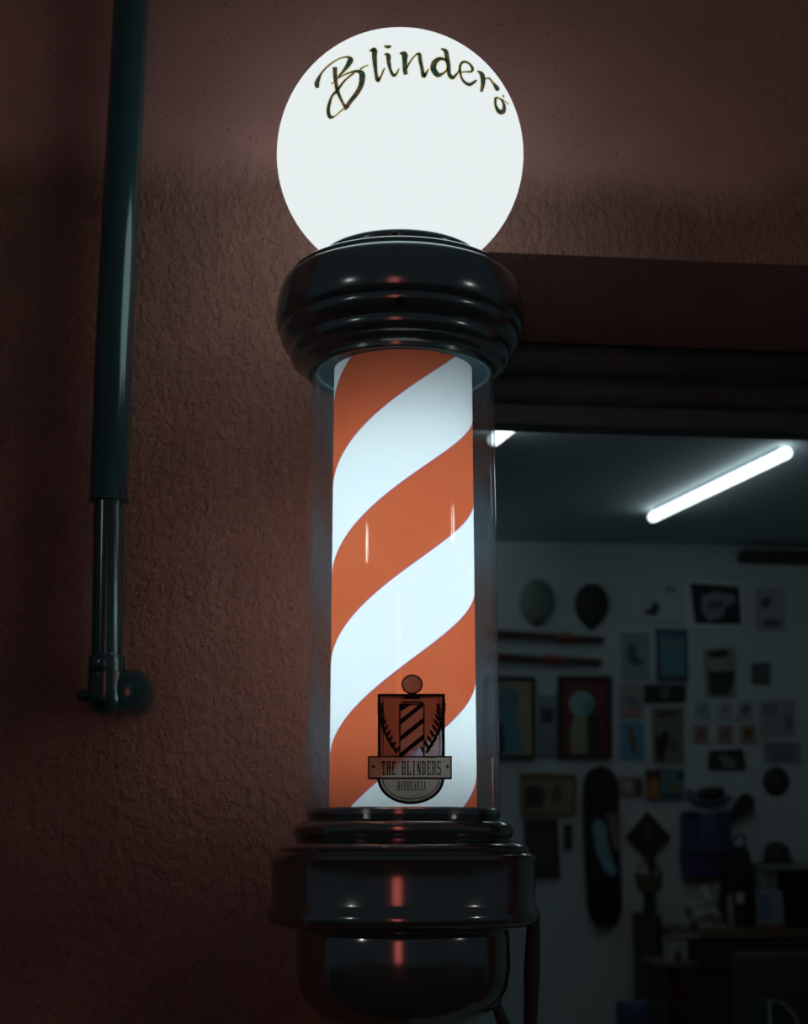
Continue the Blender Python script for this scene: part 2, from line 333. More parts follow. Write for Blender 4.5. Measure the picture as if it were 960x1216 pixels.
# striped drum
P_ = 0.1935; Z0 = EYE + 0.4655
def drum_mat():
    m = bpy.data.materials.new('striped_translucent_drum'); m.use_nodes = True; nt = m.node_tree; nt.nodes.clear(); L = nt.links
    def math_(op, a=None, b=None, c=None):
        n = nt.nodes.new('ShaderNodeMath'); n.operation = op
        for i, v in enumerate((a, b, c)):
            if v is None: continue
            if isinstance(v, (int, float)): n.inputs[i].default_value = v
            else: L.new(v, n.inputs[i])
        return n.outputs[0]
    tc = nt.nodes.new('ShaderNodeTexCoord'); sp = nt.nodes.new('ShaderNodeSeparateXYZ'); L.new(tc.outputs['Object'], sp.inputs[0])
    # object origin is at the pole axis: x right, -y to the street
    ang = math_('ARCTAN2', sp.outputs['X'], math_('MULTIPLY', sp.outputs['Y'], -1.0))
    z = math_('SUBTRACT', math_('MULTIPLY_ADD', ang, -1.90*P_/(2*PI), sp.outputs['Z']), Z0)
    ph = math_('FRACT', math_('MULTIPLY', z, -1/P_))          # 0..0.5 white going down, 0.5..1 red
    red = math_('GREATER_THAN', ph, .51)
    # thin printed line on the edges of the red band
    d1 = math_('ABSOLUTE', math_('SUBTRACT', ph, .51)); d2 = math_('MINIMUM', ph, math_('SUBTRACT', 1.0, ph))
    line = math_('LESS_THAN', math_('MINIMUM', d1, d2), .0045)
    no = nt.nodes.new('ShaderNodeTexNoise'); no.inputs['Scale'].default_value = 9; no.inputs['Detail'].default_value = 3; L.new(tc.outputs['Object'], no.inputs['Vector'])
    ra = nt.nodes.new('ShaderNodeMix'); ra.data_type = 'RGBA'; L.new(no.outputs[0], ra.inputs[0]); ra.inputs[6].default_value = (.44, .080, .032, 1); ra.inputs[7].default_value = (.53, .135, .055, 1)
    mx = nt.nodes.new('ShaderNodeMix'); mx.data_type = 'RGBA'; L.new(red, mx.inputs[0]); mx.inputs[6].default_value = (.74, .87, .93, 1); L.new(ra.outputs[2], mx.inputs[7])
    ml = nt.nodes.new('ShaderNodeMix'); ml.data_type = 'RGBA'; L.new(line, ml.inputs[0]); L.new(mx.outputs[2], ml.inputs[6]); ml.inputs[7].default_value = (.42, .12, .22, 1)
    tr = nt.nodes.new('ShaderNodeBsdfTranslucent'); df = nt.nodes.new('ShaderNodeBsdfDiffuse')
    L.new(ml.outputs[2], tr.inputs[0]); L.new(ml.outputs[2], df.inputs[0])
    m1 = nt.nodes.new('ShaderNodeMixShader'); m1.inputs[0].default_value = .22; L.new(tr.outputs[0], m1.inputs[1]); L.new(df.outputs[0], m1.inputs[2])
    out = nt.nodes.new('ShaderNodeOutputMaterial'); L.new(m1.outputs[0], out.inputs[0]); return m
RD = 0.0772
bm = bmesh.new(); lathe(bm, [(RD, z_tb), (RD, z_tt)], 0, 0, segs=128)
for v in bm.verts: v.co.y += 0
drum = obj('striped_drum', bm, drum_mat(), None, smooth=40)
drum.parent = pole; drum.matrix_parent_inverse = pole.matrix_basis.inverted(); drum.location = (CXP, D, 0)
drum['label'] = 'backlit inner drum with red and white spiral stripes'
bm = bmesh.new(); tube(bm, [(CXP, D, z_tb+.035), (CXP, D, z_tb+.045), (CXP, D, z_tb+.42), (CXP, D, z_tb+.43)], [.015, .019, .019, .015], 24)
lamp = obj('inner_lamp', bm, mat('lit_fluorescent_lamp', (.1, .1, .1), .5, emit=(.93, 1, 1), es=DRUM_LAMP_L), pole, smooth=40)
# thin tan strip on the right of the glass
a = math.radians(-12); xs, ys = CXP+(RT-.006)*math.cos(a), D+(RT-.006)*math.sin(a)
bm = bmesh.new(); tube(bm, [(xs, ys, z_tb), (xs, ys, z_tb+.056)], .0013, 10)
obj('tan_strip', bm, mat('warm_tan', (.75, .5, .3), .35, .7), pole, smooth=40)

# base, turned in steps
prof = [(60,960),(100,960),(112,960.5),(115,963),(115.5,968),(114,971),(113,974),(119,975),(126,978),(130.5,983),(131,989),(129,994),(126,997),(128,999),(138,1000.5),(147,1003.5),(150,1007),(149.5,1011),(151,1013),(156,1015),(158.5,1019),(157.5,1023),(156.8,1027),(156.5,1040),(156.5,1069),(158,1074),(161,1079),(162.5,1085),(161,1091),(156,1095),(147,1098.5),(135,1101),(127.5,1102.5),(125.5,1107),(126.5,1112),(127,1148),(124,1170),(116,1188),(100,1203),(77,1216),(46,1226),(16,1232),(11,1240),(0,1243)]
bm = lathe(bmesh.new(), plist(prof), CXP, D, segs=128)
base = obj('base', bm, M_CHROME2, pole, smooth=32); base['label'] = 'dark chrome stepped base with rounded lower bowl'
# wall bracket arms behind the pole (tie it to the stucco)
z1, z2 = pr(0, 370)[1], pr(0, 1050)[1]
for z in (z1, z2):
    bm = bmesh.new(); tube(bm, [(CXP-.03, D+.08, z), (CXP-.03, WD+.005, z)], .02, 20)
    boxw(bm, Vector((CXP-.03, WD, 0)).dot(U)-.04, Vector((CXP-.03, WD, 0)).dot(U)+.04, WALL_N-.008, WALL_N+.002, z-.04, z+.04)
    obj('wall_bracket', bm, M_SHUT, pole, smooth=40)

# upright wrought iron support seen right of the bowl, with a curved brace under it
bm = bmesh.new()
sup = [on_plane(x, y, 1.51) for x, y in ((634,1088),(632,1150),(631,1190),(629,1240),(627,1300))]
tube(bm, sup, [.0065, .0085, .0075, .006, .006], 16); obj('support_rod', bm, M_SHUT, pole, smooth=50)
bm = bmesh.new(); tube(bm, [on_plane(x, y, 1.51) for x, y in ((627,1262),(612,1240),(598,1216),(588,1190))], [.006, .007, .006, .005], 12); obj('support_brace', bm, M_SHUT, pole, smooth=50)

# badge printed on the glass
def to_tube(px, py, off):
    r = ray(px, py); R = RT+off; o = CAM-Vector((CXP, D, 0)); a = r.x**2+r.y**2; b = 2*(o.x*r.x+o.y*r.y); c = o.x**2+o.y**2-R*R
    return CAM+r*((-b-math.sqrt(b*b-4*a*c))/(2*a))
zb = lambda x, y: (400+x*.1875, 780+y*.1875)
def decal(bm, polys, off, maxlen=30):            # polys in badge coordinates, wrapped on the glass
    t = bmesh.new()
    for poly in polys:
        f = t.faces.new([t.verts.new((x, y, 0)) for x, y in poly])
    bmesh.ops.triangulate(t, faces=t.faces[:])
    for _ in range(6):
        es = [e for e in t.edges if abs(e.verts[0].co.x-e.verts[1].co.x) > maxlen]
        if not es: break
        bmesh.ops.subdivide_edges(t, edges=es, cuts=1); bmesh.ops.triangulate(t, faces=t.faces[:])
    mp = {}; t.verts.index_update()
    for v in t.verts: mp[v.index] = bm.verts.new(to_tube(*zb(v.co.x, v.co.y), off))
    for f in t.faces:
        try: bm.faces.new([mp[v.index] for v in f.verts])
        except ValueError: pass
    t.free()
def film2(name, tint, trl, w):
    m = bpy.data.materials.new(name); m.use_nodes = True; nt = m.node_tree; nt.nodes.clear(); L = nt.links
    out = nt.nodes.new('ShaderNodeOutputMaterial'); tr = nt.nodes.new('ShaderNodeBsdfTransparent'); tr.inputs[0].default_value = (*tint, 1)
    df = nt.nodes.new('ShaderNodeBsdfTranslucent'); df.inputs[0].default_value = (*trl, 1)
    mx = nt.nodes.new('ShaderNodeMixShader'); mx.inputs[0].default_value = w; L.new(tr.outputs[0], mx.inputs[1]); L.new(df.outputs[0], mx.inputs[2]); L.new(mx.outputs[0], out.inputs[0]); return m
def film(name, tint, dif, fac):
    m = bpy.data.materials.new(name); m.use_nodes = True; nt = m.node_tree; nt.nodes.clear(); L = nt.links
    out = nt.nodes.new('ShaderNodeOutputMaterial'); tr = nt.nodes.new('ShaderNodeBsdfTransparent'); tr.inputs[0].default_value = (*tint, 1)
    df = nt.nodes.new('ShaderNodeBsdfDiffuse'); df.inputs[0].default_value = (*dif, 1)
    mx = nt.nodes.new('ShaderNodeMixShader'); mx.inputs[0].default_value = fac; L.new(tr.outputs[0], mx.inputs[1]); L.new(df.outputs[0], mx.inputs[2]); L.new(mx.outputs[0], out.inputs[0]); return m
F_BODY = film2('brown_translucent_film', (.24, .20, .21), (.26, .15, .12), .45)
F_PLATE = film2('tan_translucent_film', (.20, .19, .17), (.33, .23, .17), .6)
F_DARK = film('dark_brown_print', (.02, .015, .015), (.06, .04, .035), .85)
F_PALE = film2('pale_translucent_print', (.26, .26, .32), (.30, .22, .22), .4)
arc = lambda rx, ry, a0=0, a1=PI, n=20: [(470+rx*math.cos(a0+(a1-a0)*i/n), 770+ry*math.sin(a0+(a1-a0)*i/n)) for i in range(n+1)]
# body film with windows left for the small pole
bm = bmesh.new()
decal(bm, [[(270,240),(400,240),(400,632),(270,632)], [(400,240),(552,240),(552,310),(400,310)], [(552,240),(675,240),(675,632),(552,632)]], .0004)
bd = obj('badge_shield', bm, F_BODY, glass); bd['label'] = 'brown translucent shield of the badge'
bm = bmesh.new()
decal(bm, [[(205,632),(722,632),(722,770),(205,770)]], .0004)
lower = arc(204, 160); decal(bm, [[(674,771)]+lower[1:-1]+[(266,771)]], .0004)
bd = obj('badge_plate', bm, F_PLATE, glass); bd['label'] = 'tan name plate and lower field of the badge'
bm = bmesh.new(); decal(bm, [ell(478,175,63,58)], .0004); bd = obj('badge_ball', bm, F_PLATE, glass)
bm = bmesh.new(); decal(bm, [[(400,310),(552,310),(552,632),(400,632)]], .0004)
bd = obj('badge_pole_field', bm, F_PALE, glass); bd['label'] = 'pale field of the small drawn pole'
dark = []
def bar(x0, y0, x1, y1): dark.append([(x0,y0),(x1,y0),(x1,y1),(x0,y1)])
bar(260,234,686,254); bar(260,254,279,632); bar(667,254,686,632); bar(292,262,297,632); bar(650,262,655,632); bar(292,258,655,263)
bar(198,628,730,638); bar(198,764,730,776); bar(198,638,207,764); bar(721,638,730,764)
bar(396,300,405,632); bar(548,300,557,632); bar(400,296,552,306); bar(430,236,525,246)
for y in (395, 500, 605): dark.append([(405,y),(548,y-115),(548,y-80),(405,y+35)])
dark.append([(405,306),(470,306),(405,345)])
for y0, y1, x0, x1 in ((236,252,412,540),(252,268,425,528),(280,292,415,535)): bar(x0, y0, x1, y1)
def ringseg(rx0, ry0, rx1, ry1, cx, cy, a0, a1, n):
    for i in range(n):
        t0 = a0+(a1-a0)*i/n; t1 = a0+(a1-a0)*(i+1)/n
        dark.append([(cx+rx0*math.cos(t0), cy+ry0*math.sin(t0)), (cx+rx1*math.cos(t0), cy+ry1*math.sin(t0)), (cx+rx1*math.cos(t1), cy+ry1*math.sin(t1)), (cx+rx0*math.cos(t1), cy+ry0*math.sin(t1))])
ringseg(196, 150, 214, 168, 470, 766, 0.04, PI-.04, 22); ringseg(174, 126, 180, 132, 470, 772, 0.04, PI-.04, 22)
ringseg(58, 52, 68, 63, 478, 175, 0, 2*PI, 24)
for sx in (-1, 1):                                # laurel branches
    pts = [(470+sx*(192-100*t*t), 330+275*t) for t in [i/8 for i in range(9)]]
    for i, (x, y) in enumerate(pts):
        for side in (-1, 1):
            an = math.radians(-62) if side*sx > 0 else math.radians(-118)
            an = math.atan2(math.sin(an), math.cos(an)); dx, dy = math.cos(an), math.sin(an); cx, cy = x+dx*26+side*5, y+dy*17
            dark.append([(cx+dx*27*math.cos(q)-dy*10*math.sin(q), cy+dy*27*math.cos(q)+dx*10*math.sin(q)) for q in [2*PI*k/8 for k in range(8)]])
    for i in range(8):
        (xa, ya), (xb, yb) = pts[i], pts[i+1]; dark.append([(xa-3,ya),(xa+3,ya),(xb+3,yb),(xb-3,yb)])
bm = bmesh.new(); decal(bm, dark, .0008)
bd = obj('badge_linework', bm, F_DARK, glass); bd['label'] = 'dark outlines, laurels and stripes of the badge'
# condensed slab lettering, each glyph from bars on a 10 x 16 grid (x right, y down)
def Rr(a, b, c, d): return [(a,b),(c,b),(c,d),(a,d)]
GL = {
 'T': [Rr(3.5,0,6.5,16),Rr(0,0,10,2.2),Rr(0,0,1.8,4.6),Rr(8.2,0,10,4.6),Rr(2,14.4,8,16)],
 'H': [Rr(1,0,4,16),Rr(6,0,9,16),Rr(4,7,6,9),Rr(0,0,5,1.3),Rr(5.2,0,10,1.3),Rr(0,14.7,4.7,16),Rr(5.3,14.7,10,16)],
 'E': [Rr(1,0,4,16),Rr(0,0,9.6,1.8),Rr(0,14.2,9.6,16),Rr(4,7.1,7.6,8.9),Rr(8,0,9.6,4.4),Rr(8,11.6,9.6,16)],
 'B': [Rr(1,0,4,16),Rr(0,0,7.5,1.7),Rr(0,14.3,7.5,16),Rr(4,7.1,7.5,8.8),Rr(6.6,1,9.3,7.6),Rr(6.6,8.4,9.3,15)],
 'L': [Rr(1.5,0,4.5,16),Rr(0,0,6.2,1.5),Rr(0,14.2,9.6,16),Rr(8,10.8,9.6,16)],
 'I': [Rr(3.5,0,6.5,16),Rr(2,0,8,1.5),Rr(2,14.5,8,16)],
 'N': [Rr(1,0,2.8,16),Rr(7.4,0,9.2,16),[(1,0),(4.2,0),(9.2,16),(6,16)],Rr(0,14.7,4,16),Rr(6.2,0,10,1.3)],
 'D': [Rr(1,0,4,16),Rr(0,0,7,1.8),Rr(0,14.2,7,16),Rr(6.4,1.2,9.4,14.8)],
 'R': [Rr(1,0,4,16),Rr(0,0,7.5,1.7),Rr(4,7.1,7.5,8.8),Rr(6.6,1,9.3,7.6),[(6,8.5),(8.6,8.5),(10,16),(7.2,16)],Rr(0,14.6,5,16)],
 'S': [Rr(1,0,8.6,1.8),Rr(.4,1.2,3.2,8),Rr(2,7.1,8,8.9),Rr(6.8,8,9.6,14.8),Rr(1,14.2,8.8,16),Rr(7.6,0,8.9,4.6),Rr(.6,11.6,2,16)],
 'A': [[(4.2,0),(6.4,0),(3,16),(1,16)],[(4.2,0),(6.4,0),(9.4,16),(6.6,16)],Rr(3,10,7,11.6),Rr(0,14.8,3.6,16),Rr(5.8,14.8,10,16)],
}
def word(bm, txt, x0, x1, y0, y1, off):
    n = len(txt); adv = (x1-x0)/(n*12-2); polys = []
    for i, ch in enumerate(txt):
        for p in GL.get(ch, []): polys.append([(x0+(i*12+a)*adv, y0+b*(y1-y0)/16) for a, b in p])
    decal(bm, polys, off)
bm = bmesh.new(); word(bm, 'THE BLINDERS', 284, 662, 660, 748, .0012); word(bm, 'BARBEARIA', 385, 566, 786, 846, .0012)
decal(bm, [ell(232,695,11,11,12), ell(702,695,11,11,12)], .0012)
bd = obj('badge_lettering', bm, F_DARK, glass); bd['label'] = 'dark condensed lettering on the badge'

# ------------------------------------------------------------------ drainpipe on the left wall
M_PIPE = mat('dark_green_painted_pipe', (.05, .08, .085), .17, spec=1.0, noise=.15, nscale=15)
M_PIPE.node_tree.nodes['Principled BSDF'].inputs['Coat Weight'].default_value = 1.0; M_PIPE.node_tree.nodes['Principled BSDF'].inputs['Coat Roughness'].default_value = .15; M_PIPE.node_tree.nodes['Principled BSDF'].inputs['Coat Tint'].default_value = (.6, 1, 1, 1)
ND = 1.655
def pp(x, y): return on_plane(x, y, ND)
pt, pm, pb = pp(168, -420), pp(129, 596), pp(127, 806)
dr = thing('drainpipe', 'dark glossy vertical pipe fixed to the terracotta wall on the left', 'pipe', pp(127, 838))
r1, r2 = .0228, .0182
bm = bmesh.new(); tube(bm, [pt, pp(157, -20), pp(136, 400), pm+Z*.006, pm, pm-Z*.001], [r1, r1, r1, r1, r1+.0015, r1-.001], 32); obj('upper_pipe', bm, M_PIPE, dr, smooth=50)
bm = bmesh.new(); tube(bm, [pm+Z*.02, pb], [r2, r2], 32); obj('lower_pipe', bm, M_PIPE, dr, smooth=50)
bm = bmesh.new(); c = pp(127, 782)
tube(bm, [pp(127,778), pp(127,781), pp(127,800), pp(127,802)], [r2+.001, r2+.003, r2+.003, r2+.001], 32)
# elbow that turns right and in to the wall flange
tube(bm, [pp(127,800), pp(127,832), pp(127,840), pp(127,846), pp(127,850)], [.0215, .0225, .020, .014, .004], 28)
tube(bm, [pp(124,824), pp(133,824), pp(143,824)+N*.006], [.016, .019, .0195], 28)
obj('elbow', bm, M_PIPE, dr, smooth=50)
fc = on_plane(157, 824, 1.68)
bm = bmesh.new(); tube(bm, [fc-N*.044, fc-N*.04, fc-N*.03, fc-N*.026, fc+N*.018], [.010, .021, .0245, .026, .026], 32); obj('round_flange', bm, M_PIPE, dr, smooth=50)
bm = bmesh.new(); tube(bm, [pp(122,826), pp(104,826), pp(92,826)], [.007, .007, .005], 16); tube(bm, [pp(96,826), pp(96,826)+N*.045], .004, 12); obj('stub', bm, M_PIPE, dr, smooth=50)
for y in (230, 560):
    q = pp(136 if y > 400 else 148, y); obj('wall_clip', tube(bmesh.new(), [q+N*.01, q+N*.045], .006, 12), M_PIPE, dr, smooth=50)

# ------------------------------------------------------------------ ceiling tube lights
M_TUBE = mat('lit_ceiling_tube', (.1, .1, .1), .4, emit=(.86, 1, 1.03), es=TUBE_L)
M_FIT = mat('white_light_fitting', (.5, .55, .56), .5)
tz = ceil_z-.034
pA, pB = on_level(776, 614, tz), on_level(934, 538, tz); dv = (pB-pA); tl = dv.length; dv = dv.normalized()
p2 = on_level(594, 516.5, tz)
def tube_light(a, b, label):
    mid = (a+b)/2; t = thing('ceiling_light', label, 'ceiling light', Vector((mid.x, mid.y, ceil_z)), 'tube lights on the shop ceiling')
    bm = bmesh.new(); d = (b-a).normalized(); r = .022
    tube(bm, [a-d*r*.8, a-d*r*.5, a, b, b+d*r*.5, b+d*r*.8], [r*.3, r*.85, r, r, r*.85, r*.3], 20); obj('light_tube', bm, M_TUBE, t, smooth=50)
    bm = bmesh.new(); s = d.cross(Z)*.012
    vs = [bm.verts.new(p+sg*s+Z*h) for p in (a+d*.03, b-d*.03) for sg in (-1, 1) for h in (.015, .034)]
    for f in ((0,1,3,2),(4,6,7,5),(0,4,5,1),(2,3,7,6),(0,2,6,4),(1,5,7,3)): bm.faces.new([vs[i] for i in f])
    bmesh.ops.recalc_face_normals(bm, faces=bm.faces[:]); obj('mounting_rail', bm, M_FIT, t)
tube_light(pA, pB, 'long glowing white tube light fully in view on the shop ceiling')
a2 = p2 - dv*.065; tube_light(a2, a2+dv*tl, 'glowing white tube light half hidden behind the barber pole and lintel')
off = (p2-pA) - dv*((p2-pA).dot(dv)); 
for k, (f, g) in enumerate(((-.9, 1.0), (-.9, -.9), (2.0, .4), (1.0, -2.1), (2.0,-1.3))):  # out-of-view tubes added to brighten the room
    a = pA - off*f + dv*g*1.5
    tube_light(a, a+dv*tl, 'unseen white tube light added to brighten the shop, '+('over the left end of the room','nearest the doorway on the left','furthest right by the side wall','just inside the doorway','nearest the doorway on the right')[k])

# ------------------------------------------------------------------ things on the back wall
mats = {}
def col(c, rough=.6):
    k = (tuple(round(x, 3) for x in c), rough)
    if k not in mats: mats[k] = mat('paint_%02d' % len(mats), c, rough, noise=.12, nscale=25)
    return mats[k]
def bw(px, py): return uz(on_plane(px, py, BACK))
K = (.03, .03, .032)
def poly_px(pts): return [bw(x, y) for x, y in pts]
def rect(x0, y0, x1, y1): return [(x0, y0), (x1, y0), (x1, y1), (x0, y1)]
def card(name, cat, label, quad, ground, figs=(), frame=None, fw=3.0, th=.012, group=None, BN=BN):
    """picture on the wall: quad of photo corners (tl, tr, br, bl); figs = [(name, polygon, colour)]"""
    q = poly_px(quad); cu = sum(p[0] for p in q)/4; cz = min(p[1] for p in q)
    if frame is None and not figs:
        o = obj(name, prism_w(bmesh.new(), q, BN-th, BN), col(ground)); return tag(o, label, cat, group)
    t = thing(name, label, cat, W(cu, BN, cz), group)
    if frame is not None:
        cx = sum(p[0] for p in quad)/4; cy = sum(p[1] for p in quad)/4
        def inset(p): return (p[0]+(fw if p[0] < cx else -fw), p[1]+(fw if p[1] < cy else -fw))
        qi = poly_px([inset(p) for p in quad]); bm = bmesh.new()
        for i in range(4):
            j = (i+1) % 4; prism_w(bm, [q[i], q[j], qi[j], qi[i]], BN-th-.012, BN)
        obj('frame', bm, col(frame, .4), t); q = qi
    s = obj('print', prism_w(bmesh.new(), q, BN-th, BN), col(ground), t)
    for k, (fn, poly, c) in enumerate(figs):
        e = .0015*(k+1); obj(fn, prism_w(bmesh.new(), poly_px(poly), BN-th-e, BN-th+.0005), col(c), s)
    return t
def E(cx, cy, rx, ry, n=18, **k): return ell(cx, cy, rx, ry, n, **k)

# masks
def dome(bm, outline, depth, n_back=BN, steps=6):
    q = poly_px(outline); cu = sum(p[0] for p in q)/len(q); cz = sum(p[1] for p in q)/len(q); rows = []
    for k in range(steps+1):
        t = k/steps*PI/2; s = math.cos(t); h = math.sin(t)*depth
        if k == steps: rows.append([bm.verts.new(W(cu, n_back-h, cz))]*len(q)); break
        rows.append([bm.verts.new(W(cu+(u-cu)*s, n_back-h, cz+(z-cz)*s)) for u, z in q])
    for k in range(steps):
        for i in range(len(q)):
            j = (i+1) % len(q); vs = []
            for v in (rows[k][i], rows[k][j], rows[k+1][j], rows[k+1][i]):
                if v not in vs: vs.append(v)
            if len(vs) > 2: bm.faces.new(vs)
    bm.faces.new(rows[0][::-1]); bmesh.ops.recalc_face_normals(bm, faces=bm.faces[:]); return bm
M_MASK1 = col((.17, .23, .21)); M_MASK2 = col(K)
t = thing('wall_ornament', 'grey-green oval mask-like ornament on the back wall above the wooden rods', 'wall ornament', W(bw(638,0)[0], BN, bw(638,745)[1]))
o1 = [(638+21*math.cos(a)*(1 if math.sin(a) < 0 else 1-.18*math.sin(a)**2), 716+28.5*math.sin(a)) for a in [2*PI*i/32 for i in range(32)]]
obj('ornament_face', dome(bmesh.new(), o1, .045), M_MASK1, t, smooth=50)
obj('chin_patch', dome(bmesh.new(), E(638, 738, 9, 5), .035), col((.10, .11, .07)), t, smooth=50)
t = thing('wall_ornament', 'black mask-like ornament narrowing downwards, right of the grey-green oval one', 'wall ornament', W(bw(703,0)[0], BN, bw(703,748)[1]))
o2 = [(703+20.5*math.cos(a)*(1 if math.sin(a) < 0 else 1-.55*math.sin(a)**2.5), 718+(25 if math.sin(a) < 0 else 31)*math.sin(a)) for a in [2*PI*i/32 for i in range(32)]]
obj('ornament_face', dome(bmesh.new(), o2, .05), M_MASK2, t, smooth=50)
obj('chin_patch', dome(bmesh.new(), E(703, 741, 8, 4.5), .035), col((.05,.05,.05)), t, smooth=50)

# two long wooden rods on hooks
def rod(pts, label, gripx):
    a, b = on_plane(*pts[0], BACK)-N*.03, on_plane(*pts[1], BACK)-N*.03; t = thing('wooden_rod', label, 'rod', (a+b)/2)
    L_ = lambda s: a+(b-a)*s
    bm = bmesh.new(); tube(bm, [L_(0), L_(.3), L_(.7), L_(.97), L_(1)], [.019, .018, .017, .015, .009], 14); obj('shaft', bm, col((.10, .06, .045), .4), t, smooth=50)
    bm = bmesh.new(); tube(bm, [L_(gripx), L_(gripx+.04), L_(gripx+.14), L_(gripx+.18)], [.018, .024, .024, .018], 14); obj('grip', bm, col((.30, .09, .05), .5), t, smooth=50)
    for s in (.12, .9):
        bm = bmesh.new(); tube(bm, [L_(s), L_(s)+N*.03], .005, 8); obj('hook', bm, col(K), t)
rod(((578, 752), (716, 761)), 'upper of two long brown wooden rods mounted level on the back wall', .58)
rod(((578, 780), (714, 787)), 'lower of two long brown wooden rods mounted level on the back wall', .48)

BL = (.16, .38, .55)
card('framed_picture', 'picture', 'black-framed tan picture of a blue figure, just right of the barber pole glass', [(574,803),(635,804),(636,902),(574,902)], (.36,.33,.20),
     [('painted_head', E(603,833,13,17), (.10,.22,.30)), ('painted_figure', [(593,842),(611,842),(617,870),(619,896),(592,896)], (.10,.27,.38)), ('dark_patch', [(580,862),(597,858),(600,890),(592,898),(580,898)], (.05,.05,.05))], frame=K, fw=4)
card('framed_picture', 'picture', 'black-framed dark red picture of a pale blue head on a yellow-green stem', [(662,803),(726,803),(726,901),(662,901)], (.17,.035,.04),
     [('painted_body', [(682,850),(696,850),(697,896),(678,896),(676,870)], (.30,.33,.20)), ('painted_shadow', [(697,845),(712,850),(712,894),(698,896)], (.03,.04,.035)), ('painted_head', E(690,836,15,15), (.28,.48,.50)), ('painted_mark', E(698,840,6,9), (.12,.36,.42))], frame=K, fw=5)
card('poster', 'poster', 'small grey-blue poster between the two large framed pictures', [(640,826),(660,826),(660,899),(640,899)], (.22,.31,.34), [('dark_figure', [(642,840),(657,842),(656,858),(644,860)], (.04,.06,.07)), ('blue_area', rect(644,874,657,896), (.17,.25,.36))])
card('poster', 'poster', 'pale poster with a dark spot, above the blue posters', [(749,696),(806,698),(806,737),(750,737)], (.60,.68,.70), [('dark_spot', [(762,720),(776,713),(784,722),(778,732),(766,730)], (.05,.07,.09)), ('pale_head', E(766,712,10,13), (.52,.68,.72)), ('corner_mark', rect(790,698,802,703), (.2,.24,.25))])
card('framed_picture', 'picture', 'tilted black picture in a white mat with a pale round portrait', [(815,689),(882,692),(884,748),(816,746)], (.70,.80,.80), [('black_print', [(819,693),(877,697),(880,742),(825,741)], (.025,.028,.035)), ('pale_portrait', [(833,708),(850,703),(870,707),(873,716),(860,722),(858,733),(842,738),(833,728)], (.27,.33,.34)), ('dark_band', [(841,717),(858,715),(857,721),(842,722)], (.04,.05,.06))])
card('poster', 'poster', 'pale blue poster with a dark curled figure, left of the bright blue poster', [(737,752),(770,753),(771,807),(738,806)], (.25,.40,.44), [('dark_figure', [(747,764),(755,768),(756,779),(764,786),(758,792),(747,788),(744,780)], (.07,.12,.15))])
card('poster', 'poster', 'bright blue poster with a dark border hanging above the black plaque', [(779,747),(816,748),(817,810),(780,809)], (.06,.09,.12), [('blue_field', [(783,752),(813,753),(813,803),(784,802)], (.12,.30,.40)), ('pale_band', rect(784,761,813,767), (.22,.28,.28)), ('indigo_band', rect(785,753,812,759), (.10,.16,.30))])
card('plaque', 'plaque', 'black rectangular plaque with a grey square under the bright blue poster', [(765,813),(814,813),(814,834),(765,835)], (.025,.028,.028), [('grey_square', rect(785,817,795,830), (.13,.17,.15))])
card('poster', 'poster', 'faded pinkish poster above the small blue card', [(737,812),(763,812),(763,852),(737,852)], (.36,.33,.34), [('teal_sketch', [(741,829),(757,827),(757,838),(748,840)], (.14,.27,.30)), ('pink_band', rect(742,842,760,850), (.36,.22,.21))])
card('postcard', 'card', 'bright blue card with a brown figure below the faded pinkish poster', [(737,857),(764,857),(765,901),(737,901)], (.12,.36,.52), [('brown_figure', [(744,866),(750,864),(755,882),(757,894),(751,896),(747,882)], (.16,.14,.09))])
card('poster', 'poster', 'olive-green poster with dark figures under the black plaque', [(774,840),(811,840),(812,906),(776,906)], (.20,.24,.18), [('brown_title', [(778,845),(806,842),(806,850),(780,854)], (.12,.085,.06)), ('dark_figure', [(777,876),(786,872),(788,866),(794,868),(792,884),(788,902),(779,903)], (.035,.025,.025)), ('green_shape', E(800,884,7,9), (.12,.17,.12))])
card('photo_print', 'photo', 'tall photo of a dark hat over a dark pot, right of bright blue poster', [(836,770),(872,770),(873,828),(838,828)], (.32,.36,.33), [('hat_shape', [(840,774),(864,771),(865,780),(852,782),(840,780)], (.05,.05,.045)), ('pot_shape', [(840,798),(873,797),(870,812),(864,826),(843,825)], (.05,.055,.045))])
card('photo_print', 'photo', 'small dark photo with a yellow strip near the right edge', [(892,788),(914,787),(914,813),(893,812)], (.10,.14,.15), [('yellow_strip', rect(896,805,911,810), (.16,.13,.03))])
card('poster', 'poster', 'faint grey poster with two dark marks, right of the tilted black picture', [(896,700),(930,698),(932,748),(897,748)], (.40,.45,.45), [('dark_spot', E(909,716,6,7), (.10,.12,.11)), ('dark_strip', rect(905,736,926,744), (.12,.14,.16))])
for i, (x, y, gc, fc_, lb) in enumerate([(834,843,(.42,.5,.54),(.25,.32,.40),'left of the upper three small cards'),(861,843,(.5,.56,.6),(.3,.34,.40),'middle of the upper three small cards'),(885,843,(.4,.48,.5),(.15,.22,.25),'right of the upper three small cards'),
                           (832,871,(.40,.28,.26),(.26,.15,.14),'left of the lower three reddish cards'),(861,871,(.40,.28,.28),(.27,.15,.16),'middle of the lower three reddish cards'),(888,871,(.33,.28,.20),(.20,.11,.04),'right of the lower three reddish cards, darkest orange')]):
    card('postcard', 'card', 'small pale card, '+lb if i < 3 else 'small card, '+lb, rect(x-9, y-10, x+9, y+11), gc, [('round_motif', E(x, y, 6, 6.5, 12), fc_)], group='six small cards in two rows')
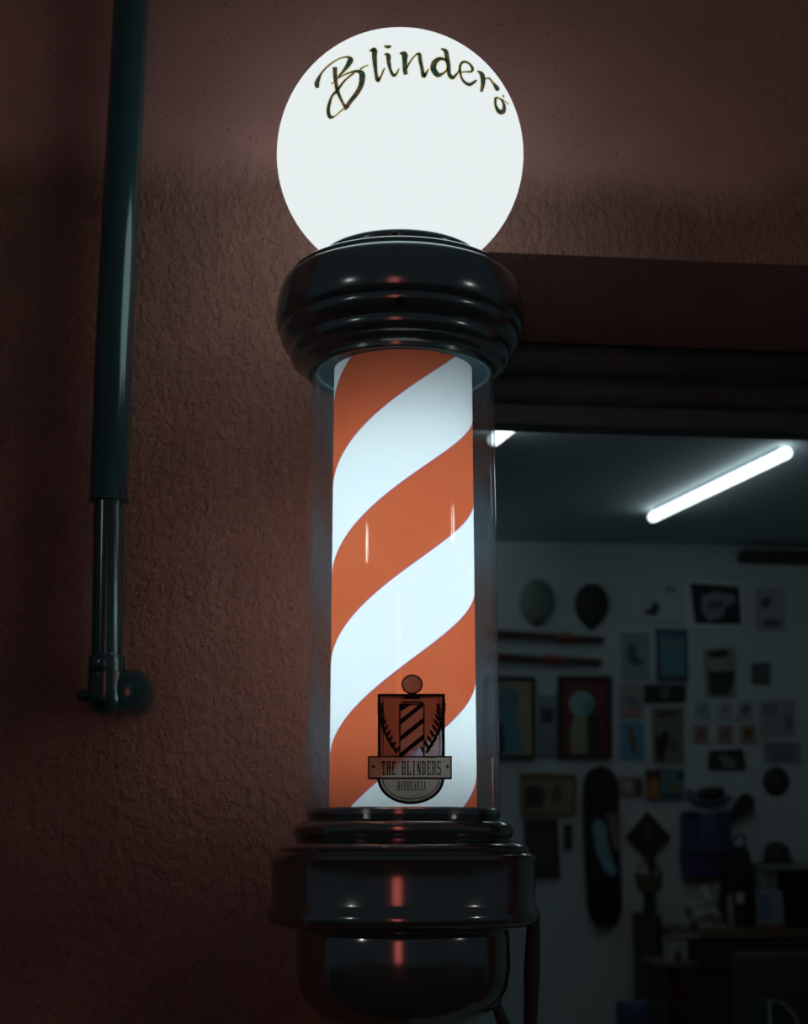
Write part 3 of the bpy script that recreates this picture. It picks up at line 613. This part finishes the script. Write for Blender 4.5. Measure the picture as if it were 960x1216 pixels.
card('framed_picture', 'picture', 'black arch-topped picture with a grey diagonal shape below the six small cards', [(842,892),(882,889),(886,914),(841,914)], (.035,.04,.042), [('grey_shape', [(852,897),(862,896),(872,903),(874,912),(858,912)], (.18,.23,.22))])
card('poster', 'poster', 'faint grey poster with thin dark lines above the round black plate', [(905,880),(950,882),(950,905),(908,905)], (.30,.34,.38), [('line_of_print', rect(910,885,944,888), (.17,.19,.23)), ('line_of_print', rect(916,893,944,896), (.17,.19,.23)), ('line_of_print', rect(916,899,940,902), (.17,.19,.23))])
card('poster', 'poster', 'faint mauve and grey poster above the lined poster at right', [(902,832),(942,832),(943,874),(903,874)], (.36,.40,.42), [('mauve_patch', rect(905,836,922,848), (.25,.23,.26)), ('grey_patch', [(930,850),(941,846),(941,868),(932,866)], (.20,.24,.23))])
t = thing('wall_plate', 'round black plate on the back wall at the right', 'plate', W(bw(922,0)[0], BN, bw(922,945)[1]))
obj('dish', dome(bmesh.new(), E(922,928,16,17.5,32), .03), M_MASK2, t, smooth=50); obj('rim', dome(bmesh.new(), E(922,928,8,9,24), .036), col((.05,.05,.052)), t, smooth=50)
card('framed_picture', 'picture', 'ochre-framed landscape picture with dark shapes left of the skateboard', [(618,918),(684,920),(684,967),(619,967)], (.27,.26,.17), [('dark_hill', [(624,936),(634,932),(648,938),(644,958),(624,960)], (.05,.055,.04)), ('olive_tree', [(656,934),(664,930),(668,950),(654,956)], (.12,.12,.05)), ('pale_house', rect(670,928,679,944), (.35,.32,.25))], frame=(.25,.18,.05), fw=3)
card('framed_picture', 'picture', 'dark olive picture hanging lowest, beside the base of the barber pole', [(622,973),(661,973),(665,1042),(626,1042)], (.07,.075,.05), [('faint_shape', [(630,990),(652,990),(654,1020),(640,1030)], (.11,.10,.06))], frame=(.06,.06,.045), fw=3)
card('light_switch', 'switch', 'small narrow black fitting between the dark olive picture and the skateboard', rect(670,979,679,1007), K, [('rocker', rect(672,985,677,1000), (.06,.06,.06))], th=.02)
card('postcard', 'card', 'small tan card right of the skateboard nose', [(735,922),(764,922),(764,946),(735,946)], (.34,.27,.22), [('pale_figure', E(744,933,6,7,12), (.45,.40,.38)), ('dark_corner', rect(753,926,762,944), (.10,.09,.07))])
card('figurine', 'ornament', 'narrow orange and dark ornament between the tan card and the teal picture', [(767,914),(782,913),(783,948),(769,950)], (.10,.05,.05), [('orange_body', [(768,928),(779,926),(782,944),(774,949),(768,944)], (.50,.20,.05))], th=.03)
card('poster', 'poster', 'wide teal picture above the black diamond', [(784,912),(812,913),(812,951),(784,950)], (.14,.26,.27), [('dark_corner', rect(803,916,811,926), (.05,.07,.08)), ('yellow_smear', [(794,932),(809,930),(808,938),(796,940)], (.25,.23,.14)), ('green_base', rect(786,942,808,949), (.05,.13,.11))])
# diamond pennant with a tail
t = card('pennant', 'pennant', 'black diamond-shaped pennant with a short tail hanging below the teal picture', [(743,994),(768,964),(796,994),(770,1022)], (.03,.03,.032), [('pale_emblem', E(768,990,6,12,14), (.075,.075,.06)), ('tail', [(764,1012),(776,1012),(778,1034),(771,1038)], (.028,.028,.03))], th=.02, BN=BN-.006)
t = card('poster', 'poster', 'tall pale grey poster hanging behind the black diamond', [(742,963),(804,960),(804,1050),(744,1052)], (.60,.68,.66), th=.004)

# skateboard deck standing upright against the wall
out = [(712+20*math.cos(a)*1.0, 932+22*math.sin(a)) for a in [PI+PI*i/16 for i in range(17)]] + [(734,960),(735,1010),(737,1060),(737,1078)] + [(717+19*math.cos(a), 1080+22*math.sin(a)) for a in [PI*i/16 for i in range(1, 16)]] + [(697,1078),(695,1050),(692,990),(691,950)]
t = thing('skateboard', 'black skateboard deck with a pale blue curved graphic mounted upright on the back wall', 'skateboard', W(bw(714,0)[0], BN, bw(714,1102)[1]))
deck = obj('deck', prism_w(bmesh.new(), poly_px(out), BN-.035, BN-.022), col((.03,.028,.035), .35), t)
obj('graphic', prism_w(bmesh.new(), poly_px([(702,978),(708,972),(718,980),(720,1000),(724,1016),(731,1034),(726,1042),(716,1034),(706,1012)]), BN-.0365, BN-.034), col((.20,.40,.48)), deck)
obj('graphic', prism_w(bmesh.new(), poly_px([(718,966),(732,966),(735,990),(734,1012),(727,1008),(723,988)]), BN-.0365, BN-.034), col((.22,.19,.13)), deck)
for y in (952, 1062):
    bm = bmesh.new(); u, z = bw(713.5, y); boxw(bm, u-.03, u+.03, BN-.022, BN, z-.04, z+.04, bev=.004); obj('truck_mount', bm, col((.1,.1,.1), .4), t)

# ------------------------------------------------------------------ jersey, cap and sleeve
t = thing('hanging_jersey', 'dark blue jersey with dark sleeve hung on the back wall above the counter', 'jersey', W(bw(836,0)[0], BN, bw(836,1046)[1]))
def cloth(bm, poly, depth, wav=3):
    q = poly_px(poly); us = [p[0] for p in q]; u0, u1 = min(us), max(us)
    a = [bm.verts.new(W(u, BN-depth*(.7+.3*math.sin(wav*PI*(u-u0)/(u1-u0))), z)) for u, z in q]; b = [bm.verts.new(W(u, BN-.002, z)) for u, z in q]
    bm.faces.new(a); bm.faces.new(b[::-1])
    for i in range(len(q)): j = (i+1) % len(q); bm.faces.new((a[j], a[i], b[i], b[j]))
    bmesh.ops.recalc_face_normals(bm, faces=bm.faces[:]); return bm
obj('torso', cloth(bmesh.new(), [(808,964),(820,963),(832,966),(844,966),(856,963),(866,964),(866,990),(865,1030),(864,1044),(850,1041),(836,1045),(822,1042),(810,1044),(807,1020),(808,985)], .05), col((.06,.07,.17)), t)
obj('sleeve', cloth(bmesh.new(), [(867,964),(874,950),(884,942),(893,948),(892,962),(882,970),(868,976)], .06), col(K), t)
obj('number_print', prism_w(bmesh.new(), poly_px([(828,968),(846,968),(848,1000),(862,1004),(862,1012),(815,1012),(815,1002),(828,998)]), BN-.055, BN-.03), col((.08,.10,.22)), t)
t = thing('baseball_cap', 'cap with blue brim and dark crown hung on the wall above the blue jersey', 'cap', W(bw(842,0)[0], BN, bw(842,960)[1]))
obj('crown', dome(bmesh.new(), [(824,944),(830,938),(842,935),(854,934),(860,938),(858,945),(842,950),(828,950)], .10), col(K), t, smooth=50)
obj('brim', dome(bmesh.new(), [(815,936),(822,946),(836,951),(852,950),(866,944),(870,946),(862,955),(844,960),(826,957),(814,948)], .05), col((.13,.22,.34)), t, smooth=50)

# ------------------------------------------------------------------ counter with things on it
CD = 6.6; CN = nn(CD)
def cp(px, py, d=CD): p = on_plane(px, py, d); return p.dot(U), p.z
czt = cp(860, 1104)[1]; cu0 = cp(803, 1104)[0]; cu1 = cu0+1.5; cp4 = (cu1-cu0-.03)/4
M_WOOD = mat('dark_red_wood', (.085, .04, .032), .45, noise=.3, nscale=14); M_WOOD2 = mat('brown_wood_top', (.17, .115, .075), .4, noise=.25, nscale=10)
t = thing('counter', 'dark red-brown wooden counter with a lighter worktop along the back wall', 'counter', W((cu0+cu1)/2, BN-.3, 0))
obj('worktop', BX(cu0-.03, cu1, CN-.02, BN-.002, czt-.035, czt, bev=.004), M_WOOD2, t)
obj('body', BX(cu0, cu1-.02, CN+.02, BN-.01, .09, czt-.035), M_WOOD, t)
obj('plinth', BX(cu0+.03, cu1-.05, CN+.06, BN-.01, 0, .09), col((.03,.03,.03)), t)
for k in range(4):
    a = cu0+.015+k*cp4;  d = obj('door', BX(a, a+cp4-.02, CN, CN+.02, .12, czt-.20, bev=.004), M_WOOD, t)
    bm = bmesh.new(); tube(bm, [W(a+.05, CN-.02, czt-.34), W(a+.05, CN-.02, czt-.24)], .006, 10); obj('handle', bm, col((.35,.38,.36), .3), d)
    d = obj('drawer', BX(a, a+cp4-.02, CN, CN+.02, czt-.185, czt-.05, bev=.004), M_WOOD, t)
    bm = bmesh.new(); tube(bm, [W(a+.09, CN-.018, czt-.115), W(a+.12, CN-.025, czt-.115), W(a+.22, CN-.025, czt-.115), W(a+.25, CN-.018, czt-.115)], .005, 10); obj('handle', bm, col((.16,.12,.08), .3), d)
# tall cabinet at the left end of the counter
a0 = cp(751, 1100, BACK)[0]; b0 = cp(770, 1088)[1]; a1 = cu0-.012
t = thing('cabinet', 'dark reddish cabinet standing at the left end of the counter', 'cabinet', W((a0+a1)/2, BN-.3, 0))
obj('body', BX(a0, a1-.045, CN+.02, BN-.004, 0, b0, bev=.006), M_WOOD, t)
d = obj('door', BX(a0+.008, a1-.053, CN, CN+.02, .08, b0-.02, bev=.004), mat('dark_cabinet_door', (.055, .035, .035), .5, noise=.2), t)
bm = bmesh.new(); bmesh.ops.create_uvsphere(bm, u_segments=12, v_segments=8, radius=.012); bmesh.ops.translate(bm, verts=bm.verts, vec=W(a1-.06, CN-.01, b0-.3)); obj('knob', bm, col((.3,.28,.2), .3), d, smooth=60)
# basket and case on the cabinet
u0, z0 = cp(769, 1078, 6.45)[0], b0; u1 = cp(806, 1078, 6.45)[0]
def on_top(d): return nn(d)
t = thing('storage_box', 'dark blue-black box on the reddish cabinet', 'box', W((u0+u1)/2, nn(6.75), b0))
u1b = a1-.06; obj('box_body', BX(a0+.02, u1b, nn(6.65), nn(6.85), b0, b0+.085, bev=.005), col((.035,.045,.06)), t); obj('lid', BX(a0+.015, u1b+.005, nn(6.645), nn(6.855), b0+.085, b0+.105, bev=.004), col((.045,.05,.065)), t)
t = thing('wicker_basket', 'small brown basket on top of the dark box', 'basket', W((a0+u1b)/2, nn(6.75), b0+.105))
bm = bmesh.new(); c0 = W((a0+u1b)/2+.01, nn(6.75), 0); lathe(bm, [(.0, b0+.105), (.052, b0+.105), (.062, b0+.15), (.066, b0+.185), (.062, b0+.185), (.056, b0+.15), (.048, b0+.112), (0, b0+.112)], c0.x, c0.y, 28)
obj('basket_bowl', bm, mat('woven_brown', (.13, .11, .07), .8, bump=.8, bscale=90), t, smooth=40)
bm = bmesh.new(); tube(bm, [(c0.x-.06, c0.y, b0+.18), (c0.x-.045, c0.y, b0+.225), (c0.x, c0.y, b0+.245), (c0.x+.045, c0.y, b0+.225), (c0.x+.06, c0.y, b0+.18)], .005, 8); obj('handle', bm, col((.12,.10,.06)), t, smooth=50)
# things along the worktop
def cu(px, d): return cp(px, 1100, d)[0]
def lathed(name, label, cat, px, d, parts):
    u = cu(px, d); c = W(u, nn(d), czt); t = thing(name, label, cat, c)
    for pn, prof, m in parts: obj(pn, lathe(bmesh.new(), [(r, czt+z) for r, z in prof], c.x, c.y, 24), m, t, smooth=40)
    return t
WT = col((.62,.70,.70)); 
lathed('mug', 'small white mug on the worktop beside the black bag', 'mug', 881, 6.68, [('mug_body', [(0,.11),(.016,.11),(.019,.115),(.021,.16),(.019,.16),(.016,.118),(0,.116)], WT), ('saucer_stand', [(0,0),(.03,0),(.03,.008),(.012,.016),(.01,.11),(0,.11)], col((.05,.05,.05)))])
lathed('bottle', 'slim pale bottle standing left of the small white mug', 'bottle', 869, 6.68, [('bottle_body', [(0,0),(.018,0),(.019,.01),(.019,.11),(.014,.13),(.008,.145),(.008,.16),(0,.16)], col((.25,.30,.29))), ('bottle_cap', [(0,.16),(.010,.16),(.010,.18),(0,.18)], col(K))])
lathed('bottle', 'dark red-brown bottle behind the folded towel', 'bottle', 857, 6.85, [('bottle_body', [(0,0),(.016,0),(.017,.01),(.017,.09),(.009,.115),(.008,.13),(0,.13)], col((.12,.04,.03))), ('bottle_cap', [(0,.13),(.009,.13),(.009,.148),(0,.148)], col(K))])
# crumpled towel
u = cu(840, 6.72); t = thing('towel', 'pale crumpled towel lying on the left of the worktop', 'towel', W(u, nn(6.72), czt))
bm = bmesh.new(); bmesh.ops.create_icosphere(bm, subdivisions=4, radius=1.0)
for v in bm.verts:
    k = 1+.22*math.sin(5*v.co.x+2*v.co.z)+.14*math.sin(9*v.co.z+4*v.co.y); p = v.co*k; v.co = W(u+p.x*.075, nn(6.72)+p.y*.06, czt+max(0, .075+p.z*.09))
obj('towel_fold', bm, col((.40,.46,.44)), t, smooth=60)
bm = bmesh.new(); boxw(bm, u-.06, u+.075, nn(6.66), nn(6.78), czt, czt+.02, bev=.008); obj('towel_edge', bm, col((.34,.38,.36)), t, smooth=60)
# black bag
u = cu(880, 6.8); t = thing('bag', 'tall black bag on the worktop right of the blue jersey', 'bag', W(u, nn(6.75), czt))
pts = [(866,1102),(865,1060),(868,1020),(876,1006),(886,1004),(891,1016),(893,1050),(892,1102)]
q = [cp(x, y, 6.8) for x, y in pts]; q[0] = (q[0][0], czt); q[-1] = (q[-1][0], czt)
bm = prism_w(bmesh.new(), q, nn(6.78), nn(6.94)); bmesh.ops.bevel(bm, geom=bm.edges[:], offset=.012, segments=3, affect='EDGES'); obj('bag_body', bm, col((.022,.024,.028)), t, smooth=50)
bm = bmesh.new(); cpz = [cp(x, y, 6.86) for x, y in ((872,1012),(870,1000),(878,990),(884,992),(886,1008))]; tube(bm, [W(a_, nn(6.86), b_) for a_, b_ in cpz], .006, 8); obj('bag_handle', bm, col(K), t, smooth=50)
# espresso machine like black appliance with pale top shelf
u0 = cu(928, 6.7); u1 = u0+.30
t = thing('coffee_machine', 'bulky black machine with a pale shelf on the right of the worktop', 'machine', W((u0+u1)/2, nn(6.6), czt))
zt = cp(930, 1034, 6.6)[1]
obj('housing', BX(u0+.03, u1, nn(6.7), nn(6.95), czt, zt, bev=.015), col((.022,.023,.026), .35), t, smooth=40)
obj('drip_tray', BX(u0+.10, u1-.02, nn(6.625), nn(6.7), czt, czt+.035, bev=.006), col((.05,.05,.055), .35), t)
obj('top_shelf', BX(u0-.08, u1, nn(6.63), nn(6.95), zt, zt+.028, bev=.006), col((.24,.30,.30)), t)
obj('side_panel', BX(u0-.075, u0+.0, nn(6.7), nn(6.93), czt, zt, bev=.004), col((.27,.35,.36)), t)
bm = bmesh.new(); tube(bm, [W(u0+.16, nn(6.67), czt+.16), W(u0+.16, nn(6.67), czt+.11)], [.028, .02], 16); obj('brew_head', bm, col((.12,.12,.13), .3), t, smooth=40)
q = [cp(x, y, 6.8) for x, y in ((904,1022),(903,1008),(912,998),(926,994),(938,998),(944,1010),(944,1024))]
t = thing('hat', 'black rounded hat resting on the pale shelf of the machine', 'hat', W((q[0][0]+q[-1][0])/2, nn(6.8), zt+.028))
cx = (q[0][0]+q[-1][0])/2; c = W(cx, nn(6.8), 0); zz = zt+.028
obj('crown', lathe(bmesh.new(), [(0, zz+.105), (.03, zz+.10), (.055, zz+.08), (.065, zz+.04), (.068, zz+.012), (0, zz+.012)], c.x, c.y, 28), col(K), t, smooth=50)
obj('brim', lathe(bmesh.new(), [(0, zz), (.092, zz), (.098, zz+.008), (.068, zz+.012), (0, zz+.012)], c.x, c.y, 28), col(K), t, smooth=50)
u0 = cu(903, 6.62); u1 = cu(932, 6.62); zt2 = cp(920, 1058, 6.62)[1]
t = thing('carton', 'small pale blue and grey carton in front of the black machine', 'box', W((u0+u1)/2, nn(6.4), czt))
obj('carton_body', BX(u0, u1, nn(6.615), nn(6.665), czt, zt2, bev=.004), col((.26,.34,.36)), t); obj('carton_label', BX(u0+.01, u0+.05, nn(6.613), nn(6.62), czt+.04, zt2-.02), col((.12,.24,.38)), t); obj('carton_stripe', BX(u0, u1, nn(6.612), nn(6.62), czt+.005, czt+.022), col((.24,.14,.13)), t)

# low table in front of the counter with a white box and a red can
TD = 5.9; TN = nn(TD); tzt = cp(810, 1143, TD)[1]; u0, u1 = cp(786, 1143, TD)[0], cp(830, 1143, TD)[0]
t = thing('side_table', 'small dark brown side table standing before the counter', 'table', W((u0+u1)/2, TN, 0))
obj('table_top', BX(u0, u1, TN, TN+.28, tzt-.022, tzt, bev=.004), mat('side_table_top', (.15,.10,.08), .5, noise=.2), t)
for a in (u0+.008, u1-.028):
    for b in (TN+.01, TN+.25): obj('leg', BX(a, a+.02, b, b+.02, 0, tzt-.022), M_WOOD, t)
obj('lower_shelf', BX(u0+.01, u1-.01, TN+.015, TN+.265, tzt-.172, tzt-.157), M_WOOD, t)
ua, ub = cp(798, 1143, TD)[0], cp(821, 1143, TD)[0]; zt3 = cp(810, 1116, TD)[1]
t = thing('dispenser', 'small white arched dispenser on the side table', 'dispenser', W((ua+ub)/2, TN+.08, tzt))
w_ = ub-ua; h_ = zt3-tzt
bm = prism_w(bmesh.new(), [(ua, tzt), (ua+w_*.3, tzt), (ua+w_*.32, tzt+h_*.35), (ua+w_*.5, tzt+h_*.5), (ua+w_*.68, tzt+h_*.35), (ua+w_*.7, tzt), (ub, tzt), (ub, zt3), (ua, zt3)], TN+.04, TN+.12); obj('dispenser_body', bm, col((.40,.46,.45)), t)
obj('dispenser_cap', BX(ua-.002, ub+.06, TN+.035, TN+.125, zt3, zt3+.015, bev=.004), col((.22,.24,.22)), t)
ua = cp(792, 1160, TD)[0]; zs = tzt-.155
c = W(ua+.055, TN+.10, 0); t = thing('can', 'small red can on the lower shelf of the side table', 'can', W(ua, TN+.06, zs))
obj('can_body', lathe(bmesh.new(), [(0,zs),(.022,zs),(.025,zs+.006),(.025,zs+.075),(0,zs+.075)], c.x, c.y, 20), col((.20,.035,.035)), t, smooth=40); obj('can_lid', lathe(bmesh.new(), [(0,zs+.075),(.024,zs+.075),(.021,zs+.083),(0,zs+.083)], c.x, c.y, 20), col((.1,.1,.1)), t, smooth=40)
# armchair, bottom right
AD = 5.5; AN = nn(AD); q0 = cp(908, 1186, AD); ac = q0[0]
t = thing('armchair', 'black armchair with pale piping at the lower right, before the counter', 'armchair', W(ac+.3, AN+.2, 0))
zt4 = q0[1]
LE = col((.03,.045,.055), .4)
obj('back_rest', BX(ac+.02, ac+.62, AN+.34, AN+.46, .42, zt4+.14, bev=.03), col((.075,.06,.045)), t, smooth=40)
obj('seat', BX(ac+.09, ac+.55, AN-.05, AN+.34, .34, .48, bev=.03), LE, t, smooth=40)
for a in (ac, ac+.53):
    arm = obj('arm', prism_w(bmesh.new(), [(a, .12), (a+.10, .12), (a+.10, zt4-.06), (a+.05, zt4-.01), (a, zt4)], AN-.05, AN+.40), LE, t)
    bm = bmesh.new(); tube(bm, [W(a, AN-.055, .2), W(a-.002, AN-.055, zt4-.10), W(a, AN-.055, zt4), W(a+.05, AN-.055, zt4-.01), W(a+.10, AN-.055, zt4-.06), W(a+.10, AN-.055, .2)], .006, 8); obj('piping', bm, col((.40,.46,.46)), arm, smooth=50)
for a in (ac+.04, ac+.56):
    for b in (AN, AN+.34):
        bm = bmesh.new(); tube(bm, [W(a, b, 0), W(a, b, .14)], [.012, .02], 12); obj('leg', bm, col(K), t)
obj('seat_frame', BX(ac+.02, ac+.6, AN, AN+.4, .14, .34), LE, t)
# stool with blue seat at the bottom
SD = 5.6; SN = nn(SD); q0 = cp(737, 1192, SD); q1 = cp(779, 1192, SD)
t = thing('stool', 'high stool with a dark blue seat at the bottom of the view', 'stool', W((q0[0]+q1[0])/2, SN+.08, 0))
w_ = q1[0]-q0[0]; c = W((q0[0]+q1[0])/2, SN+w_/2, 0); zs = q0[1]; R_ = w_/2
obj('seat', lathe(bmesh.new(), [(0,zs),(R_*.85,zs),(R_,zs-.015),(R_,zs-.075),(R_*.9,zs-.09),(0,zs-.09)], c.x, c.y, 32), col((.05,.08,.16)), t, smooth=40)
for k in range(4):
    an = PI/4+k*PI/2; bm = bmesh.new(); tube(bm, [(c.x+R_*.7*math.cos(an), c.y+R_*.7*math.sin(an), zs-.08), (c.x+R_*1.25*math.cos(an), c.y+R_*1.25*math.sin(an), 0)], .011, 10); obj('leg', bm, col((.06,.06,.06), .4), t)
bm = bmesh.new(); tube(bm, [(c.x+R_*1.12*math.cos(a), c.y+R_*1.12*math.sin(a), .22) for a in [2*PI*i/24 for i in range(25)]], .008, 8); obj('foot_ring', bm, col((.06,.06,.06), .4), t)
# dark beam at the top right of the back wall
u0, z0 = bw(876, 669); bm = BX(u0, 3.6, BN-.10, BN, z0, z0+.055, bev=.004); struct('trim_1', bm, mat('dark_brown_trim', (.045,.04,.032), .6))

# ------------------------------------------------------------------ the street behind the camera: what the chrome mirrors
M_SL = mat('lit_street_lamp', (.1,.1,.1), .5, emit=(1, .93, .80), es=STREET_L)
M_POST = mat('grey_post', (.06,.065,.065), .5, .5)
def street_lamp(x, y, h, label):
    t = thing('street_lamp', label, 'street lamp', (x, y, 0))
    bm = bmesh.new(); lathe(bm, [(0,0),(.10,0),(.10,.05),(.055,.12),(.045,h*.5),(.032,h),(0,h)], x, y, 20); obj('post', bm, M_POST, t, smooth=40)
    bm = bmesh.new(); bmesh.ops.create_uvsphere(bm, u_segments=24, v_segments=16, radius=.13); bmesh.ops.translate(bm, verts=bm.verts, vec=(x, y, h+.11)); obj('lamp_globe', bm, M_SL, t, smooth=60)
street_lamp(-5.6, -4.2, 3.3, 'street lamp across the street to the left, mirrored in the chrome')
street_lamp(7.0, -2.0, 3.4, 'street lamp across the street to the right, mirrored in the chrome')
t = thing('lit_sign', 'upright red lit sign box across the street, mirrored in the chrome', 'sign', (-.55, -5.0, 0))
bm = bmesh.new()
bmesh.ops.create_cube(bm, size=1.0, matrix=Matrix.Translation((-.55, -5.0, 1.75)) @ Matrix.Diagonal((.80, .12, 2.1, 1))); obj('sign_face', bm, mat('red_lit_acrylic', (.1,.02,.02), .5, emit=(1, .20, .17), es=SIGN_L), t)
bm = bmesh.new(); bmesh.ops.create_cube(bm, size=1.0, matrix=Matrix.Translation((-.55, -5.02, 1.75)) @ Matrix.Diagonal((.88, .12, 2.18, 1))); obj('sign_frame', bm, M_POST, t)
bm = bmesh.new(); tube(bm, [(-.55, -5.02, 0), (-.55, -5.02, .7)], .05, 16); obj('post', bm, M_POST, t, smooth=50)
